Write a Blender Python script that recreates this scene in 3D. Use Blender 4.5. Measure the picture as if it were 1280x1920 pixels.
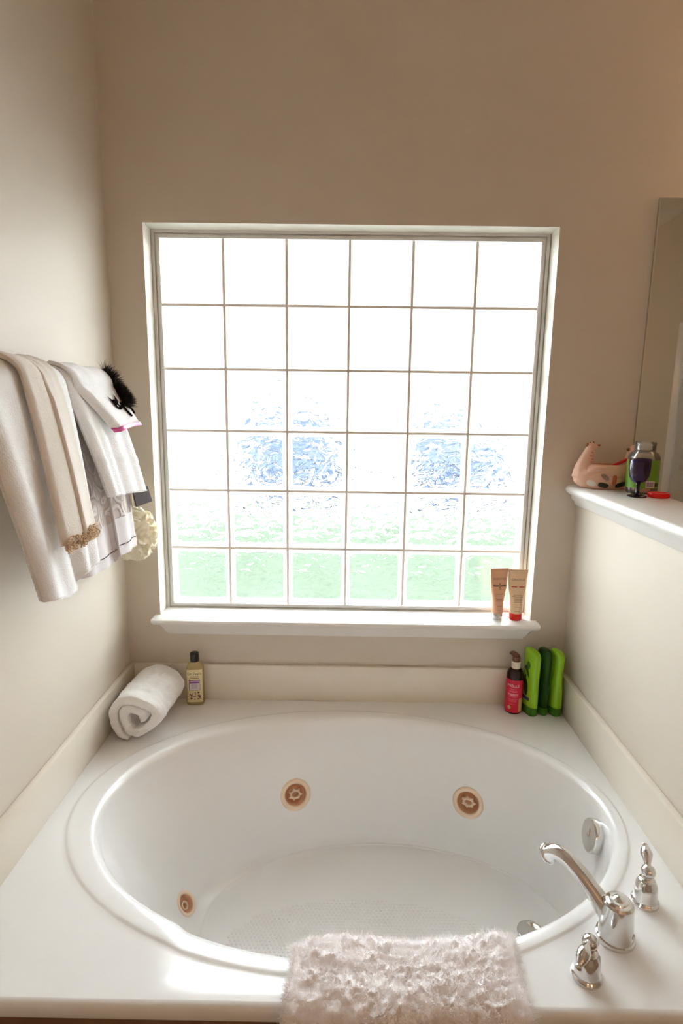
import bpy, bmesh, math, random
import numpy as np
from mathutils import Vector, Matrix, noise

for o in list(bpy.data.objects): bpy.data.objects.remove(o, do_unlink=True)
scene = bpy.context.scene
col = scene.collection
PI = math.pi
rng = np.random.default_rng(7)
random.seed(7)

# ------------------------------------------------------------------ camera
cam_d = bpy.data.cameras.new('camera'); cam = bpy.data.objects.new('camera', cam_d); col.objects.link(cam)
cam_d.sensor_fit = 'HORIZONTAL'; cam_d.sensor_width = 36.0; cam_d.lens = 1093.9 * 36.0 / 1280.0
cam_d.clip_start = 0.02; cam_d.clip_end = 300
right = Vector((0.99988, 0.00859, 0.01283)); down = Vector((0.01419, -0.18344, -0.98293)); fwd = Vector((-0.00609, 0.98299, -0.18354))
cam.matrix_world = Matrix(((right.x, -down.x, -fwd.x, -0.0039), (right.y, -down.y, -fwd.y, -1.8986), (right.z, -down.z, -fwd.z, 1.5430), (0, 0, 0, 1)))
scene.camera = cam

# ------------------------------------------------------------------ world, sun, exposure
world = bpy.data.worlds.new('bright_overcast_sky'); scene.world = world; world.use_nodes = True
bg = world.node_tree.nodes['Background']; bg.inputs['Color'].default_value = (.885, .95, 1.0, 1); bg.inputs['Strength'].default_value = 7.0
sun_d = bpy.data.lights.new('sun', 'SUN'); sun_d.energy = 1.2; sun_d.angle = math.radians(3); sun_d.color = (1.0, .96, .9)
sun = bpy.data.objects.new('sun', sun_d); col.objects.link(sun); sun.location = (2, -6, 12)
sun.rotation_euler = Vector((-0.25, 0.55, -0.8)).to_track_quat('-Z', 'Y').to_euler()
scene.view_settings.view_transform = 'Standard'; scene.view_settings.look = 'None'
scene.view_settings.exposure = 1.79; scene.view_settings.gamma = 1.0; scene.view_settings.use_curve_mapping = False

scene.cycles.diffuse_bounces = 6; scene.cycles.max_bounces = 14; scene.cycles.transmission_bounces = 10

# ------------------------------------------------------------------ materials
def lin(r, g, b):
    f = lambda c: ((c / 255 + 0.055) / 1.055) ** 2.4 if c > 10 else c / 255 / 12.92
    return (f(r), f(g), f(b), 1)
class NT:
    def __init__(s, name):
        s.m = bpy.data.materials.new(name); s.m.use_nodes = True; s.t = s.m.node_tree; s.n = s.t.nodes
        s.b = s.n['Principled BSDF']; s.out = s.n['Material Output']
    def add(s, kind, **kw):
        nd = s.n.new(kind)
        for k, v in kw.items():
            if hasattr(nd, k): setattr(nd, k, v)
            else: nd.inputs[k].default_value = v
        return nd
    def link(s, a, b): s.t.links.new(a, b)
    def coords(s, scale=None):
        tc = s.add('ShaderNodeTexCoord')
        if scale is None: return tc.outputs['Object']
        mp = s.add('ShaderNodeMapping'); mp.inputs['Scale'].default_value = scale
        s.link(tc.outputs['Object'], mp.inputs['Vector']); return mp.outputs['Vector']
def pmat(name, c, rough=.5, metal=0, var=0.04, vscale=8, bump=0, bscale=200, coat=0, trans=0, ior=1.45, sheen=0, alpha=None, sss=0, spec=None):
    x = NT(name); b = x.b
    b.inputs['Roughness'].default_value = rough; b.inputs['Metallic'].default_value = metal
    b.inputs['Coat Weight'].default_value = coat; b.inputs['Coat Roughness'].default_value = .08
    b.inputs['Transmission Weight'].default_value = trans; b.inputs['IOR'].default_value = ior
    b.inputs['Sheen Weight'].default_value = sheen
    if spec is not None: b.inputs['Specular IOR Level'].default_value = spec
    if sss:
        b.inputs['Subsurface Weight'].default_value = sss; b.inputs['Subsurface Radius'].default_value = (.01, .008, .006)
    v = x.coords()
    nz = x.add('ShaderNodeTexNoise', Scale=vscale, Detail=4.0); x.link(v, nz.inputs['Vector'])
    mx = x.add('ShaderNodeMix', data_type='RGBA')
    mx.inputs[6].default_value = tuple(max(0, k * (1 - var)) for k in c[:3]) + (1,)
    mx.inputs[7].default_value = tuple(min(1, k * (1 + var)) for k in c[:3]) + (1,)
    x.link(nz.outputs['Fac'], mx.inputs[0]); x.link(mx.outputs[2], b.inputs['Base Color'])
    if bump:
        n2 = x.add('ShaderNodeTexNoise', Scale=bscale, Detail=3.0); x.link(v, n2.inputs['Vector'])
        bp = x.add('ShaderNodeBump', Strength=bump, Distance=.002); x.link(n2.outputs['Fac'], bp.inputs['Height']); x.link(bp.outputs['Normal'], b.inputs['Normal'])
    return x.m

M = {}
M['wall'] = pmat('wall_paint_beige', (.66, .595, .505, 1), .55, var=.02, vscale=3, bump=.12, bscale=260, spec=.35)
M['reveal'] = pmat('reveal_cream', (.82, .78, .69, 1), .5, var=.02, bump=.05, bscale=200)  # window return, a lighter tone than the wall
M['trim'] = pmat('trim_white_gloss', (.84, .825, .80, 1), .3, var=.015, vscale=20)
M['vinyl'] = pmat('vinyl_frame', (.70, .69, .66, 1), .35, var=.02, vscale=30)
M['grout'] = pmat('vinyl_glazing_bar', (.84, .80, .75, 1), .5, var=.03, vscale=60)
M['splash'] = pmat('splash_cream_marble', (.79, .73, .63, 1), .22, var=.025, vscale=5)
M['tub'] = pmat('tub_white_acrylic', (.84, .835, .825, 1), .2, var=.008, vscale=3, coat=.15)
M['apron'] = pmat('apron_brown', lin(120, 92, 70), .55, var=.05, vscale=6)
M['chrome'] = pmat('chrome', (.72, .71, .70, 1), .08, metal=1, var=.02, vscale=40)
M['chrome_dull'] = pmat('chrome_brushed', (.62, .62, .60, 1), .25, metal=1, var=.03, vscale=60)
M['jet'] = pmat('jet_cream_plastic', lin(236, 214, 188), .35, var=.02, vscale=40)
M['jet_dark'] = pmat('jet_aged_peach_plastic', lin(226, 178, 146), .4, var=.06, vscale=60)
M['floor'] = pmat('floor_tile_tan', lin(176, 158, 136), .35, var=.06, vscale=5)
M['ceiling'] = pmat('ceiling_white', (.88, .87, .85, 1), .8, var=.01, bump=.1, bscale=120)
M['door'] = pmat('door_white_paint', (.68, .66, .62, 1), .4, var=.02)
M['terry'] = pmat('terry_white', (.89, .88, .87, 1), .95, var=.03, vscale=120, bump=.8, bscale=330, sheen=.4, spec=.1)
def fibre(name, c, var=.05, vscale=60):
    x = NT(name); x.n.remove(x.b); v = x.coords()
    nz = x.add('ShaderNodeTexNoise', Scale=vscale, Detail=2.0); x.link(v, nz.inputs['Vector'])
    mx = x.add('ShaderNodeMix', data_type='RGBA'); mx.inputs[6].default_value = tuple(k * (1 - var) for k in c[:3]) + (1,); mx.inputs[7].default_value = tuple(min(1, k * (1 + var)) for k in c[:3]) + (1,)
    x.link(nz.outputs['Fac'], mx.inputs[0])
    d = x.add('ShaderNodeBsdfDiffuse'); t = x.add('ShaderNodeBsdfTranslucent'); m = x.add('ShaderNodeMixShader'); m.inputs[0].default_value = .5
    x.link(mx.outputs[2], d.inputs['Color']); x.link(mx.outputs[2], t.inputs['Color']); x.link(d.outputs[0], m.inputs[1]); x.link(t.outputs[0], m.inputs[2]); x.link(m.outputs[0], x.out.inputs['Surface'])
    return x.m
M['terry_fibre'] = fibre('terry_fibre_white', (.94, .93, .92, 1), .02)
M['rug'] = fibre('rug_pile_grey_white', (.92, .88, .865, 1), .04, 35)
M['beige_cloth'] = pmat('beige_velour', lin(228, 220, 209), .9, var=.05, vscale=70, bump=.5, bscale=300, sheen=.3, spec=.1)
M['crochet'] = pmat('crochet_tan', lin(226, 202, 174), .85, var=.12, vscale=200, bump=.5, bscale=500, spec=.1)
M['white_band'] = pmat('white_woven_band', (.86, .85, .84, 1), .9, var=.02, vscale=80, bump=.3, bscale=600, spec=.1)
M['grey_hem'] = pmat('grey_hem_cloth', lin(206, 198, 196), .9, var=.03, vscale=80, bump=.25, bscale=500, sheen=.2, spec=.1)
M['charcoal'] = pmat('charcoal_satin', lin(84, 76, 77), .95, var=.08, vscale=60, spec=.05)
M['pink'] = pmat('pink_ribbon', lin(214, 84, 150), .45, var=.12, vscale=120, bump=.3, bscale=600)
M['black'] = pmat('black_cloth', (.008, .007, .008, 1), .95, var=.1, vscale=80, spec=.0)
M['feather'] = pmat('black_feather', (.012, .009, .009, 1), .6, var=.2, vscale=200, spec=.3)
M['white_dot'] = pmat('white_thread', (.8, .8, .8, 1), .6)
M['pouf'] = pmat('pouf_cream_mesh', lin(248, 240, 216), .7, var=.04, vscale=60, bump=.4, bscale=500, sss=.4)
M['rug_base'] = pmat('rug_wool_grey_white', lin(247, 242, 243), .95, var=.06, vscale=90, bump=.9, bscale=380, sheen=.3, spec=.05)
M['black_plastic'] = pmat('black_plastic', (.012, .012, .012, 1), .35, var=.1)
M['brown_plastic'] = pmat('pump_brown', lin(112, 70, 55), .35, var=.05)
M['dark_bottle'] = pmat('dark_brown_bottle', lin(44, 18, 24), .18, var=.05)
M['ivory'] = pmat('ivory_collar', lin(226, 214, 196), .35)
M['red_label'] = pmat('crimson_label', lin(214, 30, 66), .4, var=.04, vscale=40)
M['print_white'] = pmat('print_white', lin(240, 215, 215), .5)
M['print_pale'] = pmat('print_pale_pink', lin(240, 130, 150), .5)
M['print_gold'] = pmat('print_gold', lin(196, 160, 110), .45)
M['green'] = pmat('lime_green_plastic', lin(140, 196, 30), .3, var=.03, vscale=20, coat=.2)
M['green_cap'] = pmat('green_cap_plastic', lin(62, 122, 28), .3, var=.04, vscale=20)
M['green_dark'] = pmat('dark_green_clear_plastic', lin(40, 88, 24), .16, var=.06, vscale=20, trans=.3, ior=1.3)
M['green_print'] = pmat('dark_leaf_print', lin(44, 66, 30), .4, var=.15, vscale=60)
M['navy'] = pmat('navy_print', lin(40, 52, 96), .4)
M['maroon'] = pmat('maroon_print', lin(110, 40, 30), .4, var=.1)
M['peach_tube'] = pmat('copper_peach_tube', lin(222, 170, 138), .35, var=.03, vscale=30, sss=.25)
M['cream_tube'] = pmat('cream_beige_tube', lin(238, 208, 172), .35, var=.03, vscale=30, sss=.25)
M['white_cap'] = pmat('pearl_white_cap', lin(232, 230, 226), .2, var=.05, vscale=60)
M['red_cap'] = pmat('red_cap', lin(232, 44, 40), .3, var=.03)
M['print_black'] = pmat('print_black', lin(40, 24, 28), .5)
M['print_brown'] = pmat('print_brown', lin(140, 104, 84), .5)
M['print_red'] = pmat('print_red', lin(190, 62, 50), .5)
M['oil'] = pmat('bath_oil_clear_yellow', lin(246, 228, 178), .08, var=.02, trans=.6, ior=1.2)
M['label_cream'] = pmat('label_translucent_cream', lin(226, 214, 168), .4, var=.04, vscale=30)
M['label_white'] = pmat('label_white', lin(226, 214, 222), .4, var=.03, vscale=40)
M['purple'] = pmat('print_purple', lin(140, 84, 150), .45, var=.08, vscale=90)
M['lavender'] = pmat('print_lavender_dark', lin(110, 78, 110), .5, var=.15, vscale=120)
M['terracotta'] = pmat('pink_clay', lin(226, 184, 160), .45, var=.05, vscale=18, bump=.06, bscale=120)
M['clay_brown'] = pmat('clay_brown_paint', lin(140, 88, 58), .5, var=.1, vscale=80)
M['clay_green'] = pmat('clay_dark_green_paint', lin(46, 58, 46), .5, var=.1, vscale=80)
M['clay_orange'] = pmat('clay_rust_paint', lin(188, 100, 62), .5, var=.08, vscale=80)
M['clay_white'] = pmat('clay_white_paint', lin(228, 222, 214), .5, var=.04, vscale=80)
M['clay_grey'] = pmat('clay_grey_paint', lin(150, 128, 112), .6, var=.12, vscale=60)
M['red_plastic'] = pmat('red_plastic', lin(226, 28, 30), .3, var=.03, sss=.15)
M['jar_label'] = pmat('green_jar_label', lin(110, 160, 50), .4, var=.12, vscale=30)
M['gold'] = pmat('amber_beads', lin(214, 160, 84), .3, var=.1, vscale=50)
M['towel_bar'] = pmat('cream_ceramic', (.74, .70, .62, 1), .2, var=.02)
M['lawn'] = pmat('lawn_grass', (.037, .047, .034, 1), .9, var=.5, vscale=2.2, bump=.8, bscale=30, spec=0)
M['concrete'] = pmat('pale_concrete', (.66, .65, .62, 1), .9, var=.05, vscale=2)
M['car_blue'] = pmat('car_paint_blue_grey', (.036, .046, .064, 1), .35, var=.05, vscale=2, spec=.1)
M['car_glass'] = pmat('car_window_glass', (.02, .028, .045, 1), .15, spec=.1)
M['tyre'] = pmat('tyre_rubber', (.02, .02, .02, 1), .9, spec=.1)
M['car_lamp'] = pmat('car_lamp_smoked', (.05, .045, .05, 1), .3)

def swirl_material():
    x = NT('grey_swirl_jacquard'); b = x.b; b.inputs['Roughness'].default_value = .95; b.inputs['Sheen Weight'].default_value = .25; b.inputs['Specular IOR Level'].default_value = .1
    v = x.coords((11, 11, 11))
    nz = x.add('ShaderNodeTexNoise', Scale=.9, Detail=1.0); x.link(v, nz.inputs['Vector'])
    ad = x.add('ShaderNodeMix', data_type='RGBA', blend_type='LINEAR_LIGHT'); ad.inputs[0].default_value = .35
    x.link(v, ad.inputs[6]); x.link(nz.outputs['Color'], ad.inputs[7])
    vo = x.add('ShaderNodeTexVoronoi', Scale=1.6); x.link(ad.outputs[2], vo.inputs['Vector'])
    mu = x.add('ShaderNodeMath', operation='MULTIPLY'); mu.inputs[1].default_value = 13.0; x.link(vo.outputs['Distance'], mu.inputs[0])
    si = x.add('ShaderNodeMath', operation='SINE'); x.link(mu.outputs[0], si.inputs[0])
    mr = x.add('ShaderNodeMapRange'); mr.inputs[1].default_value = -.2; mr.inputs[2].default_value = .9; x.link(si.outputs[0], mr.inputs[0])
    fine = x.add('ShaderNodeTexNoise', Scale=30.0, Detail=3.0); x.link(v, fine.inputs['Vector'])
    mx = x.add('ShaderNodeMix', data_type='RGBA'); mx.inputs[6].default_value = lin(186, 172, 164); mx.inputs[7].default_value = lin(208, 198, 190)
    x.link(mr.outputs[0], mx.inputs[0]); x.link(mx.outputs[2], b.inputs['Base Color'])
    sm = x.add('ShaderNodeMath', operation='MULTIPLY_ADD'); sm.inputs[1].default_value = .25; x.link(fine.outputs['Fac'], sm.inputs[0]); x.link(mr.outputs[0], sm.inputs[2])
    bp = x.add('ShaderNodeBump', Strength=.9, Distance=.005); x.link(sm.outputs[0], bp.inputs['Height']); x.link(bp.outputs['Normal'], b.inputs['Normal'])
    return x.m
M['swirl'] = swirl_material()

def glass_material():
    x = NT('wavy_clear_block'); x.n.remove(x.b)
    g = x.add('ShaderNodeBsdfGlass', Roughness=0.0, IOR=1.45); g.inputs['Color'].default_value = (.98, .99, .99, 1)
    v = x.coords((1.0, 1.0, 1.5))
    nz = x.add('ShaderNodeTexNoise', Scale=19.0, Detail=2.0, Distortion=1.0); x.link(v, nz.inputs['Vector'])
    bp = x.add('ShaderNodeBump', Strength=1.0, Distance=.0042); x.link(nz.outputs['Fac'], bp.inputs['Height']); x.link(bp.outputs['Normal'], g.inputs['Normal'])
    x.link(g.outputs[0], x.out.inputs['Surface']); return x.m
M['block'] = glass_material()
def rim_material():
    x = NT('frosted_block_rim'); x.n.remove(x.b)
    a = x.add('ShaderNodeBsdfTranslucent'); a.inputs['Color'].default_value = (.95, .95, .94, 1)
    d = x.add('ShaderNodeBsdfDiffuse'); d.inputs['Color'].default_value = (.9, .9, .88, 1)
    m = x.add('ShaderNodeMixShader'); m.inputs[0].default_value = .25
    x.link(a.outputs[0], m.inputs[1]); x.link(d.outputs[0], m.inputs[2]); x.link(m.outputs[0], x.out.inputs['Surface']); return x.m
M['rim'] = rim_material()
def clear_plastic(name, c, ior=1.2, rough=.03):
    x = NT(name); x.n.remove(x.b)
    t = x.add('ShaderNodeBsdfTransparent'); t.inputs['Color'].default_value = c
    g = x.add('ShaderNodeBsdfGlossy', Roughness=rough); lw = x.add('ShaderNodeFresnel', IOR=1.5)
    m = x.add('ShaderNodeMixShader'); d = x.add('ShaderNodeBsdfDiffuse'); d.inputs['Color'].default_value = (.85, .84, .8, 1); m2 = x.add('ShaderNodeMixShader'); m2.inputs[0].default_value = .16; x.link(t.outputs[0], m2.inputs[1]); x.link(d.outputs[0], m2.inputs[2])
    x.link(lw.outputs[0], m.inputs[0]); x.link(m2.outputs[0], m.inputs[1]); x.link(g.outputs[0], m.inputs[2]); x.link(m.outputs[0], x.out.inputs['Surface']); return x.m
M['clear'] = clear_plastic('clear_plastic', (.975, .975, .96, 1))
M['purple_glass'] = pmat('deep_purple_glass', (.045, .018, .11, 1), .06, var=.05, trans=.55, ior=1.45)
M['purple_glass_dark'] = pmat('deep_purple_glass_stem', (.012, .007, .03, 1), .06, var=.05, trans=.2, ior=1.45)
def mirror_material():
    x = NT('mirror_silver'); b = x.b; b.inputs['Metallic'].default_value = 1; b.inputs['Roughness'].default_value = .015; b.inputs['Base Color'].default_value = (.62, .64, .61, 1); return x.m
M['mirror'] = mirror_material()
def lamp_material(name, c, s):
    x = NT(name); x.b.inputs['Emission Color'].default_value = c; x.b.inputs['Emission Strength'].default_value = s; x.b.inputs['Base Color'].default_value = (.9, .9, .88, 1); return x.m
M['fill_lamp'] = lamp_material('fill_lamp_glass_lit', (1.0, .63, .37, 1), 4.2)  # warm glow of the added fill sconces
M['lamp_globe'] = lamp_material('vanity_globe_lit', (1.0, .62, .36, 1), 5.0)

# ------------------------------------------------------------------ mesh helpers
def link(o, parent=None):
    col.objects.link(o)
    if parent is not None: o.parent = parent
    return o
def tag(o, label=None, cat=None, group=None, kind=None):
    if label: o['label'] = label
    if cat: o['category'] = cat
    if group: o['group'] = group
    if kind: o['kind'] = kind
    return o
def thing(name, label, cat, loc=(0, 0, 0), rz=0, group=None):
    o = bpy.data.objects.new(name, None); o.empty_display_size = .05; o.location = loc; o.rotation_euler = (0, 0, rz); col.objects.link(o)
    return tag(o, label, cat, group)
def mesh(name, V, F, mat, parent=None, smooth=True, fix=True, off=(0, 0, 0), vn=None):
    me = bpy.data.meshes.new(name)
    V = np.asarray(V, float) - np.asarray(off)
    me.from_pydata([tuple(v) for v in V], [], [tuple(int(i) for i in f) for f in F])
    if fix:
        bm = bmesh.new(); bm.from_mesh(me); bmesh.ops.recalc_face_normals(bm, faces=bm.faces); bm.to_mesh(me); bm.free()
    me.materials.append(M[mat] if isinstance(mat, str) else mat)
    if smooth:
        for p in me.polygons: p.use_smooth = True
    me.update()
    if vn is not None:
        for p in me.polygons: p.use_smooth = True
        me.normals_split_custom_set_from_vertices([tuple(q) for q in vn])
    return link(bpy.data.objects.new(name, me), parent)
def join(*parts):
    V = []; F = []; n = 0
    for v, f in parts:
        V.extend([tuple(p) for p in v]); F.extend([tuple(i + n for i in q) for q in f]); n += len(v)
    return V, F
def boxg(x0, x1, y0, y1, z0, z1):
    V = [(x, y, z) for x in (x0, x1) for y in (y0, y1) for z in (z0, z1)]
    return V, [(0, 1, 3, 2), (4, 6, 7, 5), (0, 4, 5, 1), (2, 3, 7, 6), (0, 2, 6, 4), (1, 5, 7, 3)]
def box(name, x0, x1, y0, y1, z0, z1, mat, parent=None, bev=0, off=(0, 0, 0), seg=2):
    V, F = boxg(x0, x1, y0, y1, z0, z1)
    o = mesh(name, V, F, mat, parent, smooth=False, off=off)
    if bev: bevel(o, bev, seg)
    return o
def bevel(o, w, seg=2):
    bm = bmesh.new(); bm.from_mesh(o.data)
    bmesh.ops.bevel(bm, geom=list(bm.edges), offset=w, segments=seg, profile=.5, affect='EDGES')
    for f in bm.faces: f.smooth = True
    bm.to_mesh(o.data); bm.free()
    try: o.data.set_sharp_from_angle(angle=math.radians(35))
    except Exception: pass
def sharp(o, deg=35):
    o.data.set_sharp_from_angle(angle=math.radians(deg)); return o
def loft(rings, close=True, cap0=True, cap1=True):
    """rings: list of equal-length point lists."""
    n = len(rings[0]); V = [p for r in rings for p in r]; F = []
    for i in range(len(rings) - 1):
        for j in range(n if close else n - 1):
            a = i * n + j; b = i * n + (j + 1) % n
            F.append((a, b, b + n, a + n))
    if cap0: F.append(tuple(range(n - 1, -1, -1)))
    if cap1: F.append(tuple(range((len(rings) - 1) * n, len(rings) * n)))
    return V, F
def lathe(prof, seg=40, c=(0, 0), cap0=True, cap1=True):
    return loft([[(c[0] + r * math.cos(2 * PI * j / seg), c[1] + r * math.sin(2 * PI * j / seg), z) for j in range(seg)] for r, z in prof], True, cap0, cap1)
def crom(P, k=6):
    P = np.asarray(P, float); out = []
    Q = np.vstack([2 * P[0] - P[1], P, 2 * P[-1] - P[-2]])
    for i in range(1, len(Q) - 2):
        for s in range(k):
            t = s / k; a, b, c, d = Q[i - 1], Q[i], Q[i + 1], Q[i + 2]
            out.append(.5 * ((2 * b) + (-a + c) * t + (2 * a - 5 * b + 4 * c - d) * t * t + (-a + 3 * b - 3 * c + d) * t ** 3))
    out.append(P[-1]); return np.array(out)
def tube(path, radii, seg=20, k=6, caps=True, flat=1.0):
    PR = crom(np.c_[np.asarray(path, float), np.asarray(radii, float)], k)
    P = PR[:, :3]; R = np.maximum(PR[:, 3], .0003)
    T = np.gradient(P, axis=0); T /= np.linalg.norm(T, axis=1)[:, None]
    up = np.array([0, 0, 1.]) if abs(T[0][2]) < .9 else np.array([1., 0, 0])
    n = up - T[0] * (up @ T[0]); n /= np.linalg.norm(n); rings = []
    for i in range(len(P)):
        n = n - T[i] * (n @ T[i]); n /= np.linalg.norm(n); b = np.cross(T[i], n)
        rings.append([tuple(P[i] + R[i] * (math.cos(a) * n * flat + math.sin(a) * b)) for a in np.linspace(0, 2 * PI, seg, endpoint=False)])
    return loft(rings, True, caps, caps)
def orient(V, pos, nrm, up=(0, 0, 1)):
    z = Vector(nrm).normalized(); x = Vector(up).cross(z).normalized(); y = z.cross(x)
    return [tuple(Vector(pos) + x * v[0] + y * v[1] + z * v[2]) for v in V]
def text_geo(s, size, fn, res=2):
    cu = bpy.data.curves.new('lettering', 'FONT'); cu.body = s; cu.size = size; cu.align_x = 'CENTER'; cu.resolution_u = res
    t = bpy.data.objects.new('lettering', cu); col.objects.link(t)
    me = bpy.data.meshes.new_from_object(t.evaluated_get(bpy.context.evaluated_depsgraph_get()))
    V = [fn(v.co.x, v.co.y) for v in me.vertices]; F = [tuple(p.vertices) for p in me.polygons]
    bpy.data.objects.remove(t); bpy.data.curves.remove(cu); bpy.data.meshes.remove(me)
    return V, F
def patch(x0, x1, y0, y1, fn, nx=8, ny=2):
    V = [fn(x0 + (x1 - x0) * i / nx, y0 + (y1 - y0) * j / ny) for j in range(ny + 1) for i in range(nx + 1)]
    F = [(j * (nx + 1) + i, j * (nx + 1) + i + 1, (j + 1) * (nx + 1) + i + 1, (j + 1) * (nx + 1) + i) for j in range(ny) for i in range(nx)]
    return V, F
def blob(cx, cy, rx, ry, fn, rot=0, n=24, p=2.0):
    """filled rounded outline mapped onto a surface, with inner rings so that it follows curvature"""
    V = [fn(cx, cy)]; F = []
    for k in range(1, 5):
        for j in range(n):
            a = 2 * PI * j / n; ca, sa = math.cos(a), math.sin(a)
            u = rx * k / 4 * math.copysign(abs(ca) ** (2 / p), ca); v = ry * k / 4 * math.copysign(abs(sa) ** (2 / p), sa)
            V.append(fn(cx + u * math.cos(rot) - v * math.sin(rot), cy + u * math.sin(rot) + v * math.cos(rot)))
    for j in range(n): F.append((0, 1 + j, 1 + (j + 1) % n))
    for k in range(3):
        for j in range(n):
            a = 1 + k * n + j; b = 1 + k * n + (j + 1) % n; F.append((a, b, b + n, a + n))
    return V, F
def strands(P, N, length, width, lean=.5, seg=1, curl=0.0, seed=1):
    """short fibres as tapering ribbons on points P with normals N"""
    r = np.random.default_rng(seed); n = len(P)
    D = N + lean * r.normal(size=(n, 3)); D /= np.linalg.norm(D, axis=1)[:, None]
    S = np.cross(D, r.normal(size=(n, 3))); S /= np.linalg.norm(S, axis=1)[:, None] + 1e-9
    L = length * (.6 + .8 * r.random(n))[:, None]
    if seg == 1:
        V = np.stack([P - S * width / 2, P + S * width / 2, P + D * L], 1).reshape(-1, 3)
        F = np.arange(n * 3).reshape(-1, 3); return V, F
    B = np.cross(S, D) * curl * (r.random(n)[:, None] * 2 - 1)
    rows = []
    for k in range(seg + 1):
        t = k / seg; c = P + D * L * t + B * L * t * t; w = width * (1 - .8 * t)
        rows += [c - S * w / 2, c + S * w / 2]
    V = np.stack(rows, 1).reshape(-1, 3); m = 2 * (seg + 1)
    F = [(b + 2 * k, b + 2 * k + 1, b + 2 * k + 3, b + 2 * k + 2) for b in range(0, n * m, m) for k in range(seg)]
    return V, F
def strand_normals(N, per, jit, seed=1):
    r = np.random.default_rng(seed); Q = N + jit * r.normal(size=N.shape); Q /= np.linalg.norm(Q, axis=1)[:, None]
    return np.repeat(Q, per, 0)
def sstep(a, b, x): t = np.clip((x - a) / (b - a), 0, 1); return t * t * (3 - 2 * t)

# ------------------------------------------------------------------ the room shell
XL, XR = -.745, .758
WX0, WX1, WZ0, WZ1 = -.632, .634, .815, 2.075
CEIL = 2.95; RX = 2.45; BY = -4.6
def struct(o): o['kind'] = 'structure'; return o
V = []; F = []
xs = [XL - .12, WX0, WX1, RX]; zs = [0, WZ0, WZ1, CEIL]
for yy in (0, .16):
    base = len(V); V += [(x, yy, z) for z in zs for x in xs]
    for j in range(3):
        for i in range(3):
            if (i, j) != (1, 1): F.append((base + j * 4 + i, base + j * 4 + i + 1, base + j * 4 + i + 5, base + j * 4 + i + 4))
nrev = len(F)
c = [5, 6, 10, 9]
for k in range(4): a, b = c[k], c[(k + 1) % 4]; F.append((a, b, b + 16, a + 16))
wb = struct(mesh('wall_back', V, F, 'wall', smooth=False, fix=False)); wb.data.materials.append(M['reveal'])
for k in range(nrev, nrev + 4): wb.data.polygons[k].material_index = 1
struct(box('wall_left', XL - .12, XL, BY, 0, 0, CEIL, 'wall'))
struct(box('wall_right', RX, RX + .12, BY, .16, 0, CEIL, 'wall'))
struct(box('wall_front', XL - .12, RX + .12, BY - .12, BY, 0, CEIL, 'wall'))
struct(box('floor', XL - .12, RX + .12, BY, 0, -.06, 0, 'floor'))
struct(box('ceiling', XL - .12, RX + .12, BY - .12, .16, CEIL, CEIL + .1, 'ceiling'))
struct(box('wall_half', XR, .884, -1.12, 0, 0, 1.232, 'wall'))
# cap of the half wall: moulded, overhanging both faces
def cap_profile():
    L = [(.757, 1.222), (.750, 1.226), (.748, 1.236), (.738, 1.244), (.736, 1.256), (.726, 1.262), (.719, 1.268), (.716, 1.278), (.720, 1.287), (.727, 1.290)]
    R = [(1.642 - x, z) for x, z in L][::-1]
    return L + R
cp = cap_profile()
capo = mesh('trim_1', *loft([[(x, y, z) for x, z in cp] for y in (-1.155, -.001)]), 'trim'); struct(capo); sharp(capo, 50)

# mirrored wall: mirror above the vanity side of the half wall
mir = thing('wall_mirror', 'tall wall mirror with a thin bright edge beside the half wall', 'mirror', (1.55, 0, 1.0))
box('mirror_glass', .926, 2.2, -.008, -.002, .98, 2.155, 'mirror', mir, off=(1.55, 0, 1.0))
box('mirror_edge', .9215, .9255, -.0095, -.0005, .98, 2.158, 'chrome_dull', mir, off=(1.55, 0, 1.0))
box('mirror_edge', .9255, 2.2, -.0095, -.0005, 2.155, 2.158, 'chrome_dull', mir, off=(1.55, 0, 1.0))

# door with casing on the far right wall (seen in the mirror)
dr = struct(box('door_1', RX - .03, RX - .001, -2.46, -1.66, 0, 2.05, 'door'))
for z0, z1 in ((.2, .95), (1.1, 1.9)):
    for y0, y1 in ((-2.36, -2.12), (-2.0, -1.76)):
        box('door_panel', RX - .038, RX - .028, y0, y1, z0, z1, 'door', dr, .004)
for k, (a, b, z0, z1) in enumerate(((-2.56, -2.46, 0, 2.15), (-1.66, -1.56, 0, 2.15), (-2.46, -1.66, 2.05, 2.15))):
    struct(box('trim_%d' % (k + 3), RX - .045, RX - .001, a, b, z0, z1, 'trim', None, .006))

# ------------------------------------------------------------------ window of glass blocks
GY = .090   # face of the blocks
W = bpy.data.objects.new('window_1', None); col.objects.link(W); W.location = (0, GY, 1.445); struct(W)
OW = (0, GY, 1.445)
B = .2032; H = 3 * B
def ring_frame(name, half_o, half_i, y0, y1, mat, zc=1.445):
    parts = []
    for (a, b, c_, d) in ((-half_o, -half_i, -half_o, half_o), (half_i, half_o, -half_o, half_o), (-half_i, half_i, -half_o, -half_i), (-half_i, half_i, half_i, half_o)):
        parts.append(boxg(a, b, y0, y1, zc + c_, zc + d))
    return mesh(name, *join(*parts), mat, W, smooth=False, off=OW)
ring_frame('outer_frame', .631, .6215, .072, .15, 'vinyl')
ring_frame('inner_frame', .622, .6105, .080, .15, 'vinyl')
ring_frame('glazing_bead', .6165, .607, .0745, .082, 'vinyl')
for k in range(1, 6):
    p = -H + k * B
    box('glazing_bar', p - .0038, p + .0038, GY - .004, GY + .03, 1.445 - H, 1.445 + H, 'grout', W, off=OW)
for k in range(1, 6):
    p = 1.445 - H + k * B
    box('glazing_bar', -H, H, GY - .003, GY + .029, p - .0038, p + .0038, 'grout', W, off=OW)
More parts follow.
